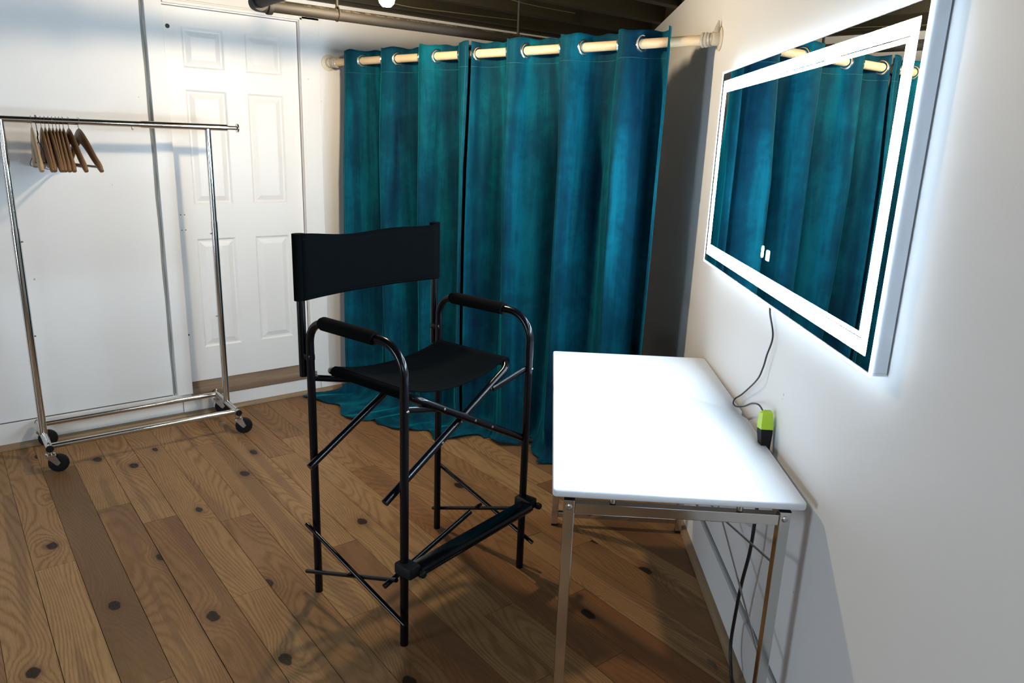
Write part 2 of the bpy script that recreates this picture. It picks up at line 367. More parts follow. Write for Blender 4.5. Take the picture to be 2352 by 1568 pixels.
o = struct(MB().box((1.83, YW-.012, 0), (XC, YW, .085), .003).build('baseboard_back', M['wall'], smooth=False))
qround((1.86, YW-.012, .001), (XC-.05, YW-.012, .001), (0, -1, 0), .022).build('quarter_round', M['quarter'], o)
m = MB(); a, b2, c, d = [SW(s, n, 0) for s, n in ((sB+.2, CW-.014), (5.3, CW-.014), (5.3, CW+.001), (sB+.2, CW+.001))]
m.prism([(p.x, p.y) for p in (a, b2, c, d)], 0, .170)
o = struct(m.build('baseboard_right', M['trim'], smooth=False))
m = MB(); a, b2, c, d = [SW(s, n, 0) for s, n in ((sB+.2, CW-.004), (5.3, CW-.004), (5.3, CW+.001), (sB+.2, CW+.001))]
m.prism([(p.x, p.y) for p in (a, b2, c, d)], .170, .182).build('gap_line', mat('rough_gap', (.22, .22, .21), .9), o, smooth=False)
qround(SW(sB+.2, CW-.014, .001), SW(5.2, CW-.014, .001), -NW, .024).build('quarter_round', M['quarter'], o)
# vertical trim board left of the door and the gap beside it
o = struct(MB().box((.972, YW-.022, .128), (1.053, YW-.0005, ZC-.002), .002).build('trim_1', M['trim'], smooth=False))
struct(MB().add([(.953+.0015*math.sin(i*1.7), YW-.001, z) for i, z in enumerate([.14+.108*j for j in range(20)])]+[(.966+.002*math.sin(i*2.3+1), YW-.001, z) for i, z in enumerate([.14+.108*j for j in range(20)])]+
    [(.953+.0015*math.sin(i*1.7), YW+.004, z) for i, z in enumerate([.14+.108*j for j in range(20)])]+[(.966+.002*math.sin(i*2.3+1), YW+.004, z) for i, z in enumerate([.14+.108*j for j in range(20)])],
    [(j, j+1, 21+j, 20+j) for j in range(19)]+[(40+j, 60+j, 61+j, 41+j) for j in range(19)]+[(j, 40+j, 41+j, j+1) for j in range(19)]+[(20+j, 21+j, 61+j, 60+j) for j in range(19)]+[(0, 20, 60, 40), (19, 59, 79, 39)]).build('trim_2', mat('dirty_panel_seam', (.22, .23, .21), .9), smooth=False))
# door frame: casing right, head, inner stop
m = MB().box((DX1+.012, YW-.014, .10), (1.885, YW, ZC-.06), .003).box((DX0, YW-.014, DZ1+.014), (1.885, YW, DZ1+.03), .003)
m.box((DX1+.002, YW-.020, .10), (DX1+.018, YW, DZ1+.03), .003).box((DX0, YW-.020, DZ1+.006), (DX1+.018, YW, DZ1+.022), .003)
struct(m.build('trim_3', M['trim'], smooth=False))
# the door: slab and six raised panels as relief
d = struct(thing('door_1', 'white six panel door', 'door'));
del d['category']
cols = ((1.145, 1.355), (1.468, 1.668)); rows = ((1.885, 2.083), (1.185, 1.778), (.382, .998))
YF = YW+.012
m = MB(); xs = [DX0, cols[0][0], cols[0][1], cols[1][0], cols[1][1], DX1-.004]; zs = [DZ0, rows[2][0], rows[2][1], rows[1][0], rows[1][1], rows[0][0], rows[0][1], DZ1-.003]
def slabface(m, x0, x1, z0, z1): m.add([(x0, YF, z0), (x1, YF, z0), (x1, YF, z1), (x0, YF, z1)], [(0, 1, 2, 3)])
for i in range(5):
    for j in range(7):
        if i in (1, 3) and j in (1, 3, 5): continue
        slabface(m, xs[i], xs[i+1], zs[j], zs[j+1])
# slab edges and back
x0, x1, z0, z1 = xs[0], xs[-1], zs[0], zs[-1]; YBk = YF+.035
m.add([(x0, YF, z0), (x1, YF, z0), (x1, YF, z1), (x0, YF, z1), (x0, YBk, z0), (x1, YBk, z0), (x1, YBk, z1), (x0, YBk, z1)], [(0, 4, 5, 1), (1, 5, 6, 2), (2, 6, 7, 3), (3, 7, 4, 0), (4, 7, 6, 5)])
m.build('door_slab', M['door'], d, smooth=False, fix=False)
for (a0, a1) in cols:
    for (c0, c1) in rows:
        m = MB(); prof = [(0, 0), (.010, .0075), (.018, .0075), (.042, .0005), (.044, .0)]; rings = []
        vs = []; fs = []
        for ins, dep in prof: vs += [(a0+ins, YF+dep, c0+ins), (a1-ins, YF+dep, c0+ins), (a1-ins, YF+dep, c1-ins), (a0+ins, YF+dep, c1-ins)]
        for r in range(len(prof)-1):
            for q in range(4): fs.append((r*4+q, r*4+(q+1) % 4, r*4+4+(q+1) % 4, r*4+4+q))
        e = (len(prof)-1)*4; fs.append((e, e+1, e+2, e+3)); m.add(vs, fs).build('door_panel', M['door'], d, smooth=False, fix=False)
m = MB()
m.lathe([(.011, 0), (.010, .002), (.006, .0021), (.005, .001)], (0, -1, 0), (1.082, YF, 2.078), 16)
m.build('knob_hole', M['gap'], d)
for z in (1.132, 1.05):
    for dx_ in (0, .02): MB().lathe([(.003, 0), (.003, .001), (.001, .0012)], (0, -1, 0), (1.072+dx_, YF, z), 8).build('screw_hole', M['gap'], d)
MB().ball((1.062, YF-.002, .466), .006, 8).build('hinge_stub', M['gap'], d)
# wooden threshold
m = MB()
pr = [(YW+.02, .098), (YW-.016, .098), (YW-.018, .130), (YW-.010, .150), (YW+.0, .158), (YW+.006, .175), (YW+.02, .186)]
nn_ = len(pr); m.add([(1.05, y_, z_) for y_, z_ in pr]+[(1.80, y_, z_) for y_, z_ in pr], [tuple(range(nn_)), tuple(range(nn_, 2*nn_))[::-1]]+[(i, (i+1) % nn_, nn_+(i+1) % nn_, nn_+i) for i in range(nn_)])
struct(m.build('trim_4', M['sill']))

# ------------------------------------------------------------------ ceiling pipe
PY, PZ, PR = 3.30, 2.093, .026
pt = thing('ceiling_pipe', 'dusty black iron pipe elbowed below the ceiling above the curtain', 'pipe', (1.2, PY, PZ))
def P(x, y, z): return (x-1.2, y-PY, z-PZ)
MB().tube([P(1.24, PY, PZ), P(1.9, PY, PZ+.004), P(3.15, PY, PZ+.012)], PR, 20).build('long_pipe', M['pipe'], pt)
MB().tube([P(1.19, PY-.05, PZ), P(1.19, .3, PZ)], PR, 20).build('return_pipe', M['pipe'], pt)
e = MB().tube([P(*p) for p in fillet([(1.19, PY-.07, PZ), (1.19, PY, PZ), (1.26, PY, PZ)], .04)], PR*1.22, 20)
e.lathe([(PR*1.4, 0), (PR*1.45, .006), (PR*1.4, .02)], (1, 0, 0), P(1.245, PY, PZ), 20); e.lathe([(PR*1.4, 0), (PR*1.45, .006), (PR*1.4, .02)], (0, -1, 0), P(1.19, PY-.055, PZ), 20)
e.build('elbow', M['pipe'], pt)
for x_ in (1.565, 2.60):
    c = MB().cyl(P(x_, PY, PZ+PR), P(x_, PY, ZC+.005), .007, 10)
    c.tube([P(x_, PY+math.cos(q)*(PR+.003), PZ+.005+math.sin(q)*(PR+.003)) for q in [2*math.pi*i/16 for i in range(16)]], .004, 6, closed=True)
    c.build('pipe_hanger', M['pipe'], pt)
    MB().box(P(x_-.03, PY-.03, ZC-.004), P(x_+.03, PY+.03, ZC+.008)).build('ceiling_plate', M['pipe'], pt)

# ------------------------------------------------------------------ bulb and wires
BX, BY, BZ = 1.565, 2.845, 2.112
lb = thing('light_bulb', 'bare glowing warm bulb below the dark ceiling', 'light bulb', (BX, BY, BZ))
MB().lathe([(.004, -.034), (.018, -.032), (.029, -.020), (.034, 0), (.030, .016), (.018, .030), (.013, .042)], (0, 0, 1), (0, 0, 0), 24).build('glass', M['bulb'], lb)
MB().lathe([(.014, .042), (.019, .046), (.021, .075), (.030, .088), (.045, .10), (.048, .118), (.02, .13)], (0, 0, 1), (0, 0, 0), 24).build('lamp_holder', mat('brown_bakelite', (.08, .05, .02), .5), lb)
MB().cyl((0, 0, .13), (0, 0, .352), .006, 10).build('drop_cord', M['cord'], lb)
def wirething(name, label, pts, r, m_, cat='wire', group=None):
    p = smoothpath(pts, 6); o_ = MB().tube(p, r, 6).build(name, m_, org=p[0]); return tag(o_, label, cat, group)
wirething('white_cable', 'pale cable looping from the bulb along the ceiling joist', [(BX+.01, BY+.03, 2.24), (1.66, 2.88, 2.215), (1.80, 2.93, 2.215), (1.93, 2.96, 2.24), (2.10, 2.97, 2.285), (2.4, 3.0, 2.294)], .006, M['whitecable'], 'cable')
beads = mat('twisted_wire', (.35, .30, .16), .35, .7)
wirething('twisted_wire', 'thin twisted wire sagging under the joists, nearest the door wall', [(1.30, 3.62, 2.29), (1.62, 3.64, 2.262), (1.80, 3.62, 2.268), (2.1, 3.66, 2.243), (2.45, 3.66, 2.25), (2.9, 3.7, 2.27)], .0022, beads, 'wire', 'twisted wires under the ceiling')
wirething('twisted_wire', 'upper thin twisted wire crossing the dark joists toward the curtain corner', [(1.85, 3.0, 2.29), (2.2, 3.1, 2.268), (2.55, 3.2, 2.262), (3.0, 3.3, 2.28)], .0022, beads, 'wire', 'twisted wires under the ceiling')
wirething('twisted_wire', 'thin twisted wire running left of the glowing bulb', [(1.05, 3.35, 2.29), (1.35, 3.3, 2.268), (1.6, 3.2, 2.272), (1.8, 3.3, 2.288)], .0022, beads, 'wire', 'twisted wires under the ceiling')

# ------------------------------------------------------------------ curtain and rod
RA = Vector((1.944, YW, 1.977)); RB_ = Vector((2.586, 1.975, 1.998)); rl = (RB_-RA).length; ru = (RB_-RA).normalized()
rh = Vector((ru.x, ru.y, 0)).normalized(); nn = Vector((-rh.y, rh.x, 0))     # nn points away from the room
rod = thing('curtain_rod', 'pale wooden curtain rod spanning the corner above the teal curtain', 'curtain rod', RA)
MB().tube([(0, 0, 0), ru*rl], .0205, 20).build('pole', M['dowel'], rod)
for q, nm, ndir in ((Vector((0, 0, 0)), 'left', Vector((0, -1, 0))), (ru*rl, 'right', -NW)):
    off = ndir*.002
    MB().lathe([(.045, 0), (.045, .004), (.026, .008), (.025, .03), (.022, .034)], ndir, q, 20).build('wall_flange', mat('flange_'+nm, (.66, .58, .44), .4), rod)
    tp = MB()
    for k in range(4):
        ctr = q+(ru if nm == 'left' else -ru)*(.03+.014*k)
        tp.tube([ctr+nn*math.cos(a)*(.021+.002*math.sin(3*a+k))+Vector((0, 0, 1))*math.sin(a)*(.022+.002*math.cos(2*a+k)) for a in [2*math.pi*i/18 for i in range(18)]], .0065, 6, closed=True)
    if nm == 'right':
        tp.tube([q+ndir*.012+Vector((0, 0, .0)), q+ndir*.016+DX*.004+Vector((0, 0, .035)), q+ndir*.010+DX*.012+Vector((0, 0, .07))], [.014, .012, .003], 8)
    tp.build('plastic_wrap', M['tape'], rod)
cr = [.135, .288, .445, .557, .720, .838, .990, 1.110, 1.290, 1.398, 1.590, 1.712, 1.885, 1.997, 2.135, 2.20]
def cross_phase(t):
    for i in range(len(cr)-1):
        if t < cr[i+1] or i == len(cr)-2: return i+(t-cr[i])/(cr[i+1]-cr[i])
pud = [(.18, .20), (.30, .26), (.465, .32), (.665, .30), (.875, .215), (1.0, .20), (1.147, .155), (1.244, .10), (1.33, .05), (1.52, .06), (1.72, .10), (1.9, .08), (2.15, .05)]
def lerp(tb, t):
    if t <= tb[0][0]: return tb[0][1]
    for (a, x), (b_, y_) in zip(tb, tb[1:]):
        if t <= b_:
            f = (t-a)/(b_-a); f = f*f*(3-2*f); return x+(y_-x)*f
    return tb[-1][1]
NV = 150
HT = .048
def curtain_pt(t, v, t0, t1):
    ph = cross_phase(t)
    sgn = math.sin(math.pi*ph); s = math.copysign(abs(sgn)**.6, sgn)
    Pd = lerp(pud, t); drop = RA.z+ru.z*t+HT; tot = drop+Pd-.03
    l = v*tot; dep = l/2.0
    fade = min(1, max(0, (l-.10)/.5)); low = min(1, max(0, (l-1.0)/.9))
    amp = .050+(.012+.022*t/2.1)*fade
    pk = math.sin(math.pi*ph+.45*math.sin(3*t+1)); pk = math.copysign(abs(pk)**(.6+.9*fade), pk)   # folds sharpen into ridges below the header
    side = .022*math.sin(t*8.1+1.3+dep*1.5)+.010*math.sin(t*47+2.2*math.sin(dep*2+t*3))+.012*low*math.sin(t*29+2+dep*5)
    pk2 = pk if pk > 0 else -1.5*abs(pk)**1.4
    disp = -amp*(s*(1-fade*.8)+fade*.8*pk2)*(1-.2*low)+side*.65*fade
    # the two hemmed edges curl back where the panels meet
    if t0 > .5 and t < 1.11: w_ = min(1, max(0, 1-(t-1.045)/.045)); disp = disp*(1-w_)+.045*w_
    if t > 2.10: disp -= .03*((t-2.10)/.04)
    tt = t+fade*.014*math.sin(t*13+2.*dep)+low*.012*math.sin(t*23+1)
    fill = .10
    if l < drop-fill: z = drop-l; o = 0.
    else:
        q = l-(drop-fill); arc = fill*math.pi/2
        if q < arc: z = fill-fill*math.sin(q/fill); o = fill-fill*math.cos(q/fill)
        else: z = 0.; o = fill+(q-arc)
    lay = max(0, 1-z/.16); o2 = o*(1 if Pd > .09 else .6)
    wr = .5+.5*math.sin(t*42+o*18)
    z = z+.007+lay*(.014*wr+.020*max(0, math.sin(t*17+1.))*math.exp(-((o-.05)/.08)**2))+.004*math.sin(t*60)*(1-fade)*(1 if l < .02 else 0)
    flare = -lay*(.42-t)*.75*min(1, o/.12) if t < .42 else 0.
    p = RA+rh*(tt+flare); p.z = z
    p += nn*(disp*(1-lay*.35)-o2+lay*.02*math.sin(t*27))
    p.y = min(p.y, YW-.03)
    return p
def curtain(t0, t1, NU, label):
    ct = thing('curtain', label, 'curtain', RA+rh*((t0+t1)/2)+Vector((0, 0, -RA.z)), 0, 'velvet curtain panels'); org = ct.location.copy()
    T = [t0+(t1-t0)*i/NU for i in range(NU+1)]
    m = MB(); m.add([curtain_pt(t, j/NV, t0, t1)-org for j in range(NV+1) for t in T], [(j*(NU+1)+i, j*(NU+1)+i+1, (j+1)*(NU+1)+i+1, (j+1)*(NU+1)+i) for j in range(NV) for i in range(NU)])
    cu = m.build('fabric_panel', M['velvet'], ct)
    sol = cu.modifiers.new('thickness', 'SOLIDIFY'); sol.thickness = .003; sol.offset = 0
    for t in cr[1:-1]:
        if not t0+.01 < t < t1-.01 or (t0 > .5 and t < 1.05): continue
        vv = .048/2.1
        p0 = curtain_pt(t-.004, vv, t0, t1); p1 = curtain_pt(t+.004, vv, t0, t1); tan = (p1-p0); tan.z = 0; tan.normalize()
        c = RA+rh*t; c.z = RA.z+ru.z*t; c = c-org
        ring = [c+tan*math.cos(a)*.0315+Vector((0, 0, 1))*math.sin(a)*.0315 for a in [2*math.pi*k/24 for k in range(24)]]
        MB().tube(ring, .0055, 8, closed=True).build('grommet', M['grommet'], ct)
    hp = [curtain_pt(t, .115/2.15, t0, t1)-org-nn*.0022 for t in T]
    MB().tube(hp, .0012, 5).build('header_stitching', thread, ct)
    for te, d in ((t0, .012), (t1, -.012)):
        MB().tube([curtain_pt(te+d, .01+.97*k/60, t0, t1)-org-nn*.002 for k in range(61)], .0011, 5).build('side_hem', thread, ct)
thread = mat('teal_thread', (.0, .09, .10), .8)
curtain(.186, 1.078, 260, 'left teal velvet curtain panel nearest the white door')
curtain(.965, 2.140, 310, 'right teal velvet curtain panel nearest the lit mirror wall')

# ------------------------------------------------------------------ garment rack
GX0, GX1, GY, GZ = .300, 1.165, 3.97, 1.592
gr = thing('garment_rack', 'chrome rolling garment rack standing in front of the white door', 'clothes rack', ((GX0+GX1)/2, GY, 0))
go = gr.location.copy()
def G(x, y, z): return (x-go.x, y-go.y, z)
tb = MB().tube([G(GX0-.165, GY, GZ), G(.86, GY, GZ)], .0145, 18).tube([G(.858, GY, GZ), G(GX1+.095, GY, GZ)], .0165, 18)
tb.build('top_bar', M['chrome'], gr)
for sx, xa in ((1, GX1+.093), (-1, GX0-.163)):
    MB().tube([G(xa, GY, GZ), G(xa+sx*.055, GY, GZ)], .0105, 16).build('extension_bar', M['chrome'], gr)
    MB().lathe([(.012, 0), (.022, .003), (.023, .009), (.018, .012)], (sx, 0, 0), G(xa+sx*.048, GY, GZ), 20).build('end_knob', M['chrome'], gr)
MB().lathe([(.005, 0), (.005, .012), (.003, .014)], (0, -.3, -1), G(.82, GY, GZ-.013), 10).build('spring_button', M['steel'], gr)
for x_, sx in ((GX0, 1), (GX1, -1)):
    MB().tube([G(x_, GY, .13), G(x_, GY, 1.12)], .0165, 18).tube([G(x_, GY, 1.118), G(x_, GY, GZ)], .0145, 18).build('upright', M['chrome'], gr)
    for z_ in (1.06, .62): MB().lathe([(.004, 0), (.004, .010), (.002, .012)], (sx, -.3, 0), G(x_+sx*.013, GY, z_), 8).build('spring_button', M['steel'], gr)
    MB().tube([G(x_, GY-.20, .128), G(x_, GY+.20, .128)], .0155, 18).build('end_rail', M['chrome'], gr)
    for sy in (-1, 1):
        MB().lathe([(.0165, 0), (.0165, .006), (.014, .009)], (0, sy, 0), G(x_, GY+sy*.198, .128), 18).build('end_cap', M['rubber'], gr)
        cs = MB().lathe([(.013, 0), (.013, -.03), (.020, -.032), (.020, -.040), (.012, -.044)], (0, 0, 1), G(x_, GY+sy*.178, .128+.0), 18)
        cs.lathe([(.006, 0), (.007, .008), (.004, .012)], (0, 0, 1), G(x_, GY+sy*.178, .142), 10)
        cs.build('caster_stem', M['chrome'], gr)
        cx, cy = x_+.030, GY+sy*.178
        wh = MB().lathe([(.018, -.011), (.036, -.011), (.043, -.008), (.044, 0), (.043, .008), (.036, .011), (.018, .011)], (.25, 1, 0), G(cx, cy, .045), 28).build('caster_wheel', M['rubber'], gr)
        fk = MB()
        ax = Vector((.25, 1, 0)).normalized()
        for s_ in (-1, 1):
            o_ = Vector(G(x_, cy, 0))+ax*(s_*.0155)
            fk.add([o_+Vector(p)+ax*h for h in (-.001, .001) for p in ((-.018, 0, .088), (.022, 0, .088), (.040, 0, .046), (.028, 0, .036), (.020, 0, .040))],
                   [(0, 1, 2, 3, 4), (9, 8, 7, 6, 5)]+[(i, (i+1) % 5+0, 5+(i+1) % 5, 5+i) for i in range(5)])
        fk.box(Vector(G(x_-.018, cy-.015, .086)), Vector(G(x_+.022, cy+.015, .089)))
        fk.lathe([(.004, -.019), (.004, .019)], ax, G(cx, cy, .045), 10)
        fk.build('caster_fork', M['steel'], gr, smooth=False)
for sy in (-1, 1):
    MB().tube([G(GX0, GY+sy*.165, .128), G(GX1, GY+sy*.165, .128)], .0135, 18).build('base_rail', M['chrome'], gr)

# hangers ------------------------------------------------------------
def hanger_proto(mt, name='clothes_hanger'):
    r = thing(name, 'x', 'hanger', (0, 0, 0))
    n = 26; pts = []; sc = []
    for i in range(n+1):
        q = -1+2*i/n; a = abs(q); y_ = q*.205
        ar = math.sqrt(a*a+.006)-.0775; z_ = -.062-.145*(ar-.055*math.sin(2*math.pi*a)*a)-.014*max(0, (a-.85)/.15)**1.5
        pts.append((.006*a**1.7, -y_, z_)); h = .026*(1-a)**.8+.0175; wd = .0068+.0045*a
        if a > .97: h *= .6; wd *= .8
        sc.append((h*.8, wd))
    MB().tube(pts, 1., 14, sc=sc, up=(0, 0, 1)).build('shoulder', mt, r)
    MB().cyl(pts[1], pts[-2], .0055, 10).build('trouser_bar', mt, r)
    R_ = .0168; hp = [(0, 0, -.055), (0, 0, -.034), (0, -.002, -.026)]
    hp += [(0, math.sin(a)*R_, -math.cos(a)*R_) for a in [math.radians(d) for d in (-20, 20, 60, 100, 140, 180, 220, 255)]]
    hp = [(0, 0, -.055), (0, 0, -.030), (0, .006, -.020)]+[(0, math.sin(a)*R_, -math.cos(a)*R_+.002) for a in [math.radians(d) for d in (35, 70, 110, 150, 190, 230, 265)]]
    MB().tube(smoothpath(hp, 4), .0017, 6).build('hook', M['chrome'], r)
    return r
def dup(root, loc, rz, label):
    c = root.copy(); COL.objects.link(c); c.location = loc; c.rotation_euler = (0, 0, rz); c['label'] = label
    for ch in list(root.children):
        d_ = ch.copy(); COL.objects.link(d_); d_.parent = c
    return c
hx = [(.596, 10), (.556, 4), (.535, -3), (.521, -4), (.508, -5), (.494, -4), (.480, -1), (.465, -4), (.450, -2)]
ords = ['rightmost wooden hanger standing apart, shoulders fully visible, on the chrome rack', 'second wooden hanger from the right on the rack bar, crossing its neighbour', 'third wooden hanger from the right in the bunched row', 'fourth wooden hanger from the right in the bunched row',
        'fifth wooden hanger from the right in the bunched row', 'sixth wooden hanger from the right in the bunched row', 'seventh wooden hanger from the right in the bunched row', 'eighth wooden hanger from the right in the bunched row', 'ninth wooden hanger from the right, just right of the black wire hanger']
GRP = 'wooden hangers on the garment rack'
proto = hanger_proto(M['hangwood'])
for i, ((x_, a_), lb_) in enumerate(zip(hx, ords)):
    if i == 0: proto.location = (x_, GY, GZ); proto.rotation_euler = (0, 0, math.radians(a_)); proto['label'] = lb_; proto['group'] = GRP
    else: dup(proto, (x_, GY, GZ), math.radians(a_), lb_)
pale = hanger_proto(M['hangpale']); pale.location = (.414, GY, GZ); pale.rotation_euler = (0, 0, math.radians(-3)); pale['label'] = 'leftmost wooden hanger with pale wood, left of the black wire hanger'; pale['group'] = GRP
wp = [(0, .015, -.008), (0, .004, -.022), (0, .0, -.04), (.0, 0, -.085)]
wh_ = MB().tube(smoothpath([(0, math.sin(a)*.018, -math.cos(a)*.018+.003) for a in [math.radians(d_) for d_ in (265, 225, 180, 135, 90, 45)]]+[(0, .004, -.022), (0, 0, -.045), (0, 0, -.09)], 4), .0016, 6)
wh_.tube(smoothpath([(0, 0, -.045), (.002, .001, -.06), (-.002, -.001, -.075), (0, 0, -.09)], 4), .0024, 6)
wh_.tube(smoothpath([(0, 0, -.09), (.0, -.05, -.118), (.0, -.19, -.185), (0, -.205, -.20), (0, -.18, -.206), (0, 0, -.206), (0, .18, -.206), (0, .205, -.20), (0, .19, -.185), (0, .05, -.118), (0, 0, -.09)], 5), .0016, 6)
wo = wh_.build('wire_hanger', M['cord'], org=(0, 0, 0)); wo.location = (.432, GY, GZ); wo.rotation_euler = (0, 0, math.radians(6))
tag(wo, 'thin black wire hanger between the pale and the brown wooden hangers', 'hanger')

# ------------------------------------------------------------------ director's chair (local: x right, -y forward)
CA = math.radians(13.2)
ch = thing('director_chair', "tall black folding director's chair with canvas seat and back", 'chair', (1.265, 2.0625, 0), CA)
def Cc(x, wv, z): return Vector((x, -wv, z))
for sx in (-1, 1):
    X = .300*sx
    MB().tube(fillet([Cc(X, -.22, .0), Cc(X, -.22, .995), Cc(X, .225, .995), Cc(X, .22, .0)], [0, .075, .095, 0], 8), .0135, 18).build('leg_frame', M['black'], ch)
    MB().tube([Cc(X, -.155, .995), Cc(X, -.145, .996), Cc(X, .095, .996), Cc(X, .10, .995)], [.019, .0225, .0225, .021], 20).build('arm_pad', M['foam'], ch)
    MB().tube([Cc(X*1.02, -.252, .800), Cc(X*1.02, -.252, 1.262)], .0135, 18).build('back_post', M['black'], ch)
    MB().box(Cc(X-.012, -.21, .86)-Vector((0, 0, 0)), Cc(X+.012, -.255, .88), .002).build('post_bracket', M['black'], ch)
    # seat rail + crossing diagonals, one bent tube
    wv = .185 if sx > 0 else .212; Q = .247*sx
    MB().tube(fillet([Cc(-.345*sx, wv, .505), Cc(Q, wv, .822), Cc(Q, -wv, .822), Cc(-.345*sx, -wv, .505)], .05, 7), .0125, 16).build('scissor_frame', M['black'], ch)
    # side braces
    xo = X+.018*sx
    MB().tube([Cc(xo, -.262, .070), Cc(xo, .205, .236)], .0075, 10).build('side_brace', M['black'], ch)
    MB().tube([Cc(xo+.012*sx, -.235, .272), Cc(xo+.012*sx, .255, .104)], .0075, 10).build('side_brace', M['black'], ch)
    MB().lathe([(.006, 0), (.007, .03), (.004, .034)], (-sx, 0, 0), Cc(xo+.02*sx, -.012, .168), 10).build('rivet', M['black'], ch)
    for wv2 in (.225, -.225):
        MB().tube([Cc(X, wv2*.97, .80), Cc(.13*sx, wv2*.9, .757)], .009, 12, sc=[(1.2, .6)]*2).build('link_arm', M['black'], ch)
        MB().lathe([(.005, 0), (.0045, .002), (.002, .003)], (0, -1 if wv2 > 0 else 1, 0), Cc(X, wv2+(.0135 if wv2 > 0 else -.0135), .80), 10).build('rivet', M['steel'], ch)
    for f_ in (.55, .80, .40):
        zz = .505+(.822-.505)*f_; xx = -.345*sx+(.247+.345)*sx*f_
        MB().lathe([(.0045, 0), (.004, .0018), (.002, .0026)], (0, -1, 0), Cc(xx, wv+.0118, zz), 10).build('rivet', M['steel'], ch)
    # footrest clamps
    MB().box(Cc(X-.024, .272, .262), Cc(X+.024, .200, .300), .006).build('footrest_clamp', M['rubber'], ch)
    MB().lathe([(.010, 0), (.013, .004), (.012, .016), (.008, .02)], (0, -1, 0), Cc(X+.03*sx*0+.02, .272, .272), 14).build('clamp_knob', M['rubber'], ch)
MB().box(Cc(-.285, .285, .262), Cc(.285, .226, .294), .011).box(Cc(-.28, .2875, .272), Cc(.28, .2235, .277), .001).build('footrest', M['black'], ch)
MB().tube([Cc(-.345, .178, .215), Cc(.055, .178, .316)], .009, 12).build('lower_brace', M['black'], ch)
# seat sling
sn, sm_ = 24, 16; vs = []; 
def seat(i, j):
    u = -1+2*i/sn; v_ = -1+2*j/sm_
    x_ = u*.247; sag = .040*(1-abs(u)**2.2)*(1+.15*v_)
    z_ = .838-sag; return Cc(x_, v_*.165, z_)
m = MB(); m.add([seat(i, j) for j in range(sm_+1) for i in range(sn+1)], [(j*(sn+1)+i, j*(sn+1)+i+1, (j+1)*(sn+1)+i+1, (j+1)*(sn+1)+i) for j in range(sm_) for i in range(sn)])
st = m.build('seat', M['canvas'], ch); so = st.modifiers.new('t', 'SOLIDIFY'); so.thickness = .004; so.offset = 0
for sx in (-1, 1): MB().tube([Cc(sx*.247, -.165, .822), Cc(sx*.247, .165, .822)], .0165, 18).build('seat_sleeve', M['canvas'], st)
# back sling
bn, bm_ = 24, 10
def back(i, j):
    u = -1+2*i/bn; v_ = j/bm_; sag = .035*(1-u*u)
    return Cc(u*.306, -.252+.0165-sag, 1.056+v_*.212-.012*(1-u*u)*v_+.004*math.sin(u*5)*v_)
m = MB(); m.add([back(i, j) for j in range(bm_+1) for i in range(bn+1)], [(j*(bn+1)+i, j*(bn+1)+i+1, (j+1)*(bn+1)+i+1, (j+1)*(bn+1)+i) for j in range(bm_) for i in range(bn)])
bk = m.build('backrest', M['canvas'], ch); so = bk.modifiers.new('t', 'SOLIDIFY'); so.thickness = .004; so.offset = 0
for sx in (-1, 1): MB().tube([Cc(sx*.306, -.252, 1.056), Cc(sx*.306, -.252, 1.270)], .0175, 18, sc=[(1.0, 1.25)]*2, up=(0, 1, 0)).build('back_sleeve', M['canvas'], bk)
for z_ in (1.063, 1.250):
    hm = [back(i, (z_-1.056)/.212*bm_)+Cc(0, .0025, 0) for i in range(bn+1)]
    MB().tube(hm, .0012, 5).build('hem_seam', M['foam'], bk)

# ------------------------------------------------------------------ desk (local x along the wall, y away from it)
DA = TH-math.radians(1.2)
dk = thing('desk', 'white topped desk on square chrome legs beneath the lit mirror', 'desk', SW(2.246, .390, 0), DA)
HL, HW, ZT = .622, .305, .762
tp = MB(); b = bmesh.new(); bmesh.ops.create_cube(b, size=1.)
for v in b.verts: v.co = Vector((v.co.x*2*HL, v.co.y*2*HW, ZT-.0095+v.co.z*.019))
bmesh.ops.bevel(b, geom=[e for e in b.edges if abs((e.verts[0].co-e.verts[1].co).z) > .01], offset=.012, segments=4, affect='EDGES', profile=.5)
bmesh.ops.bevel(b, geom=[e for e in b.edges if abs((e.verts[0].co-e.verts[1].co).z) < .001 and len(e.link_faces) == 2 and abs(e.link_faces[0].normal.z-e.link_faces[1].normal.z) > .5], offset=.004, segments=3, affect='EDGES', profile=.5)
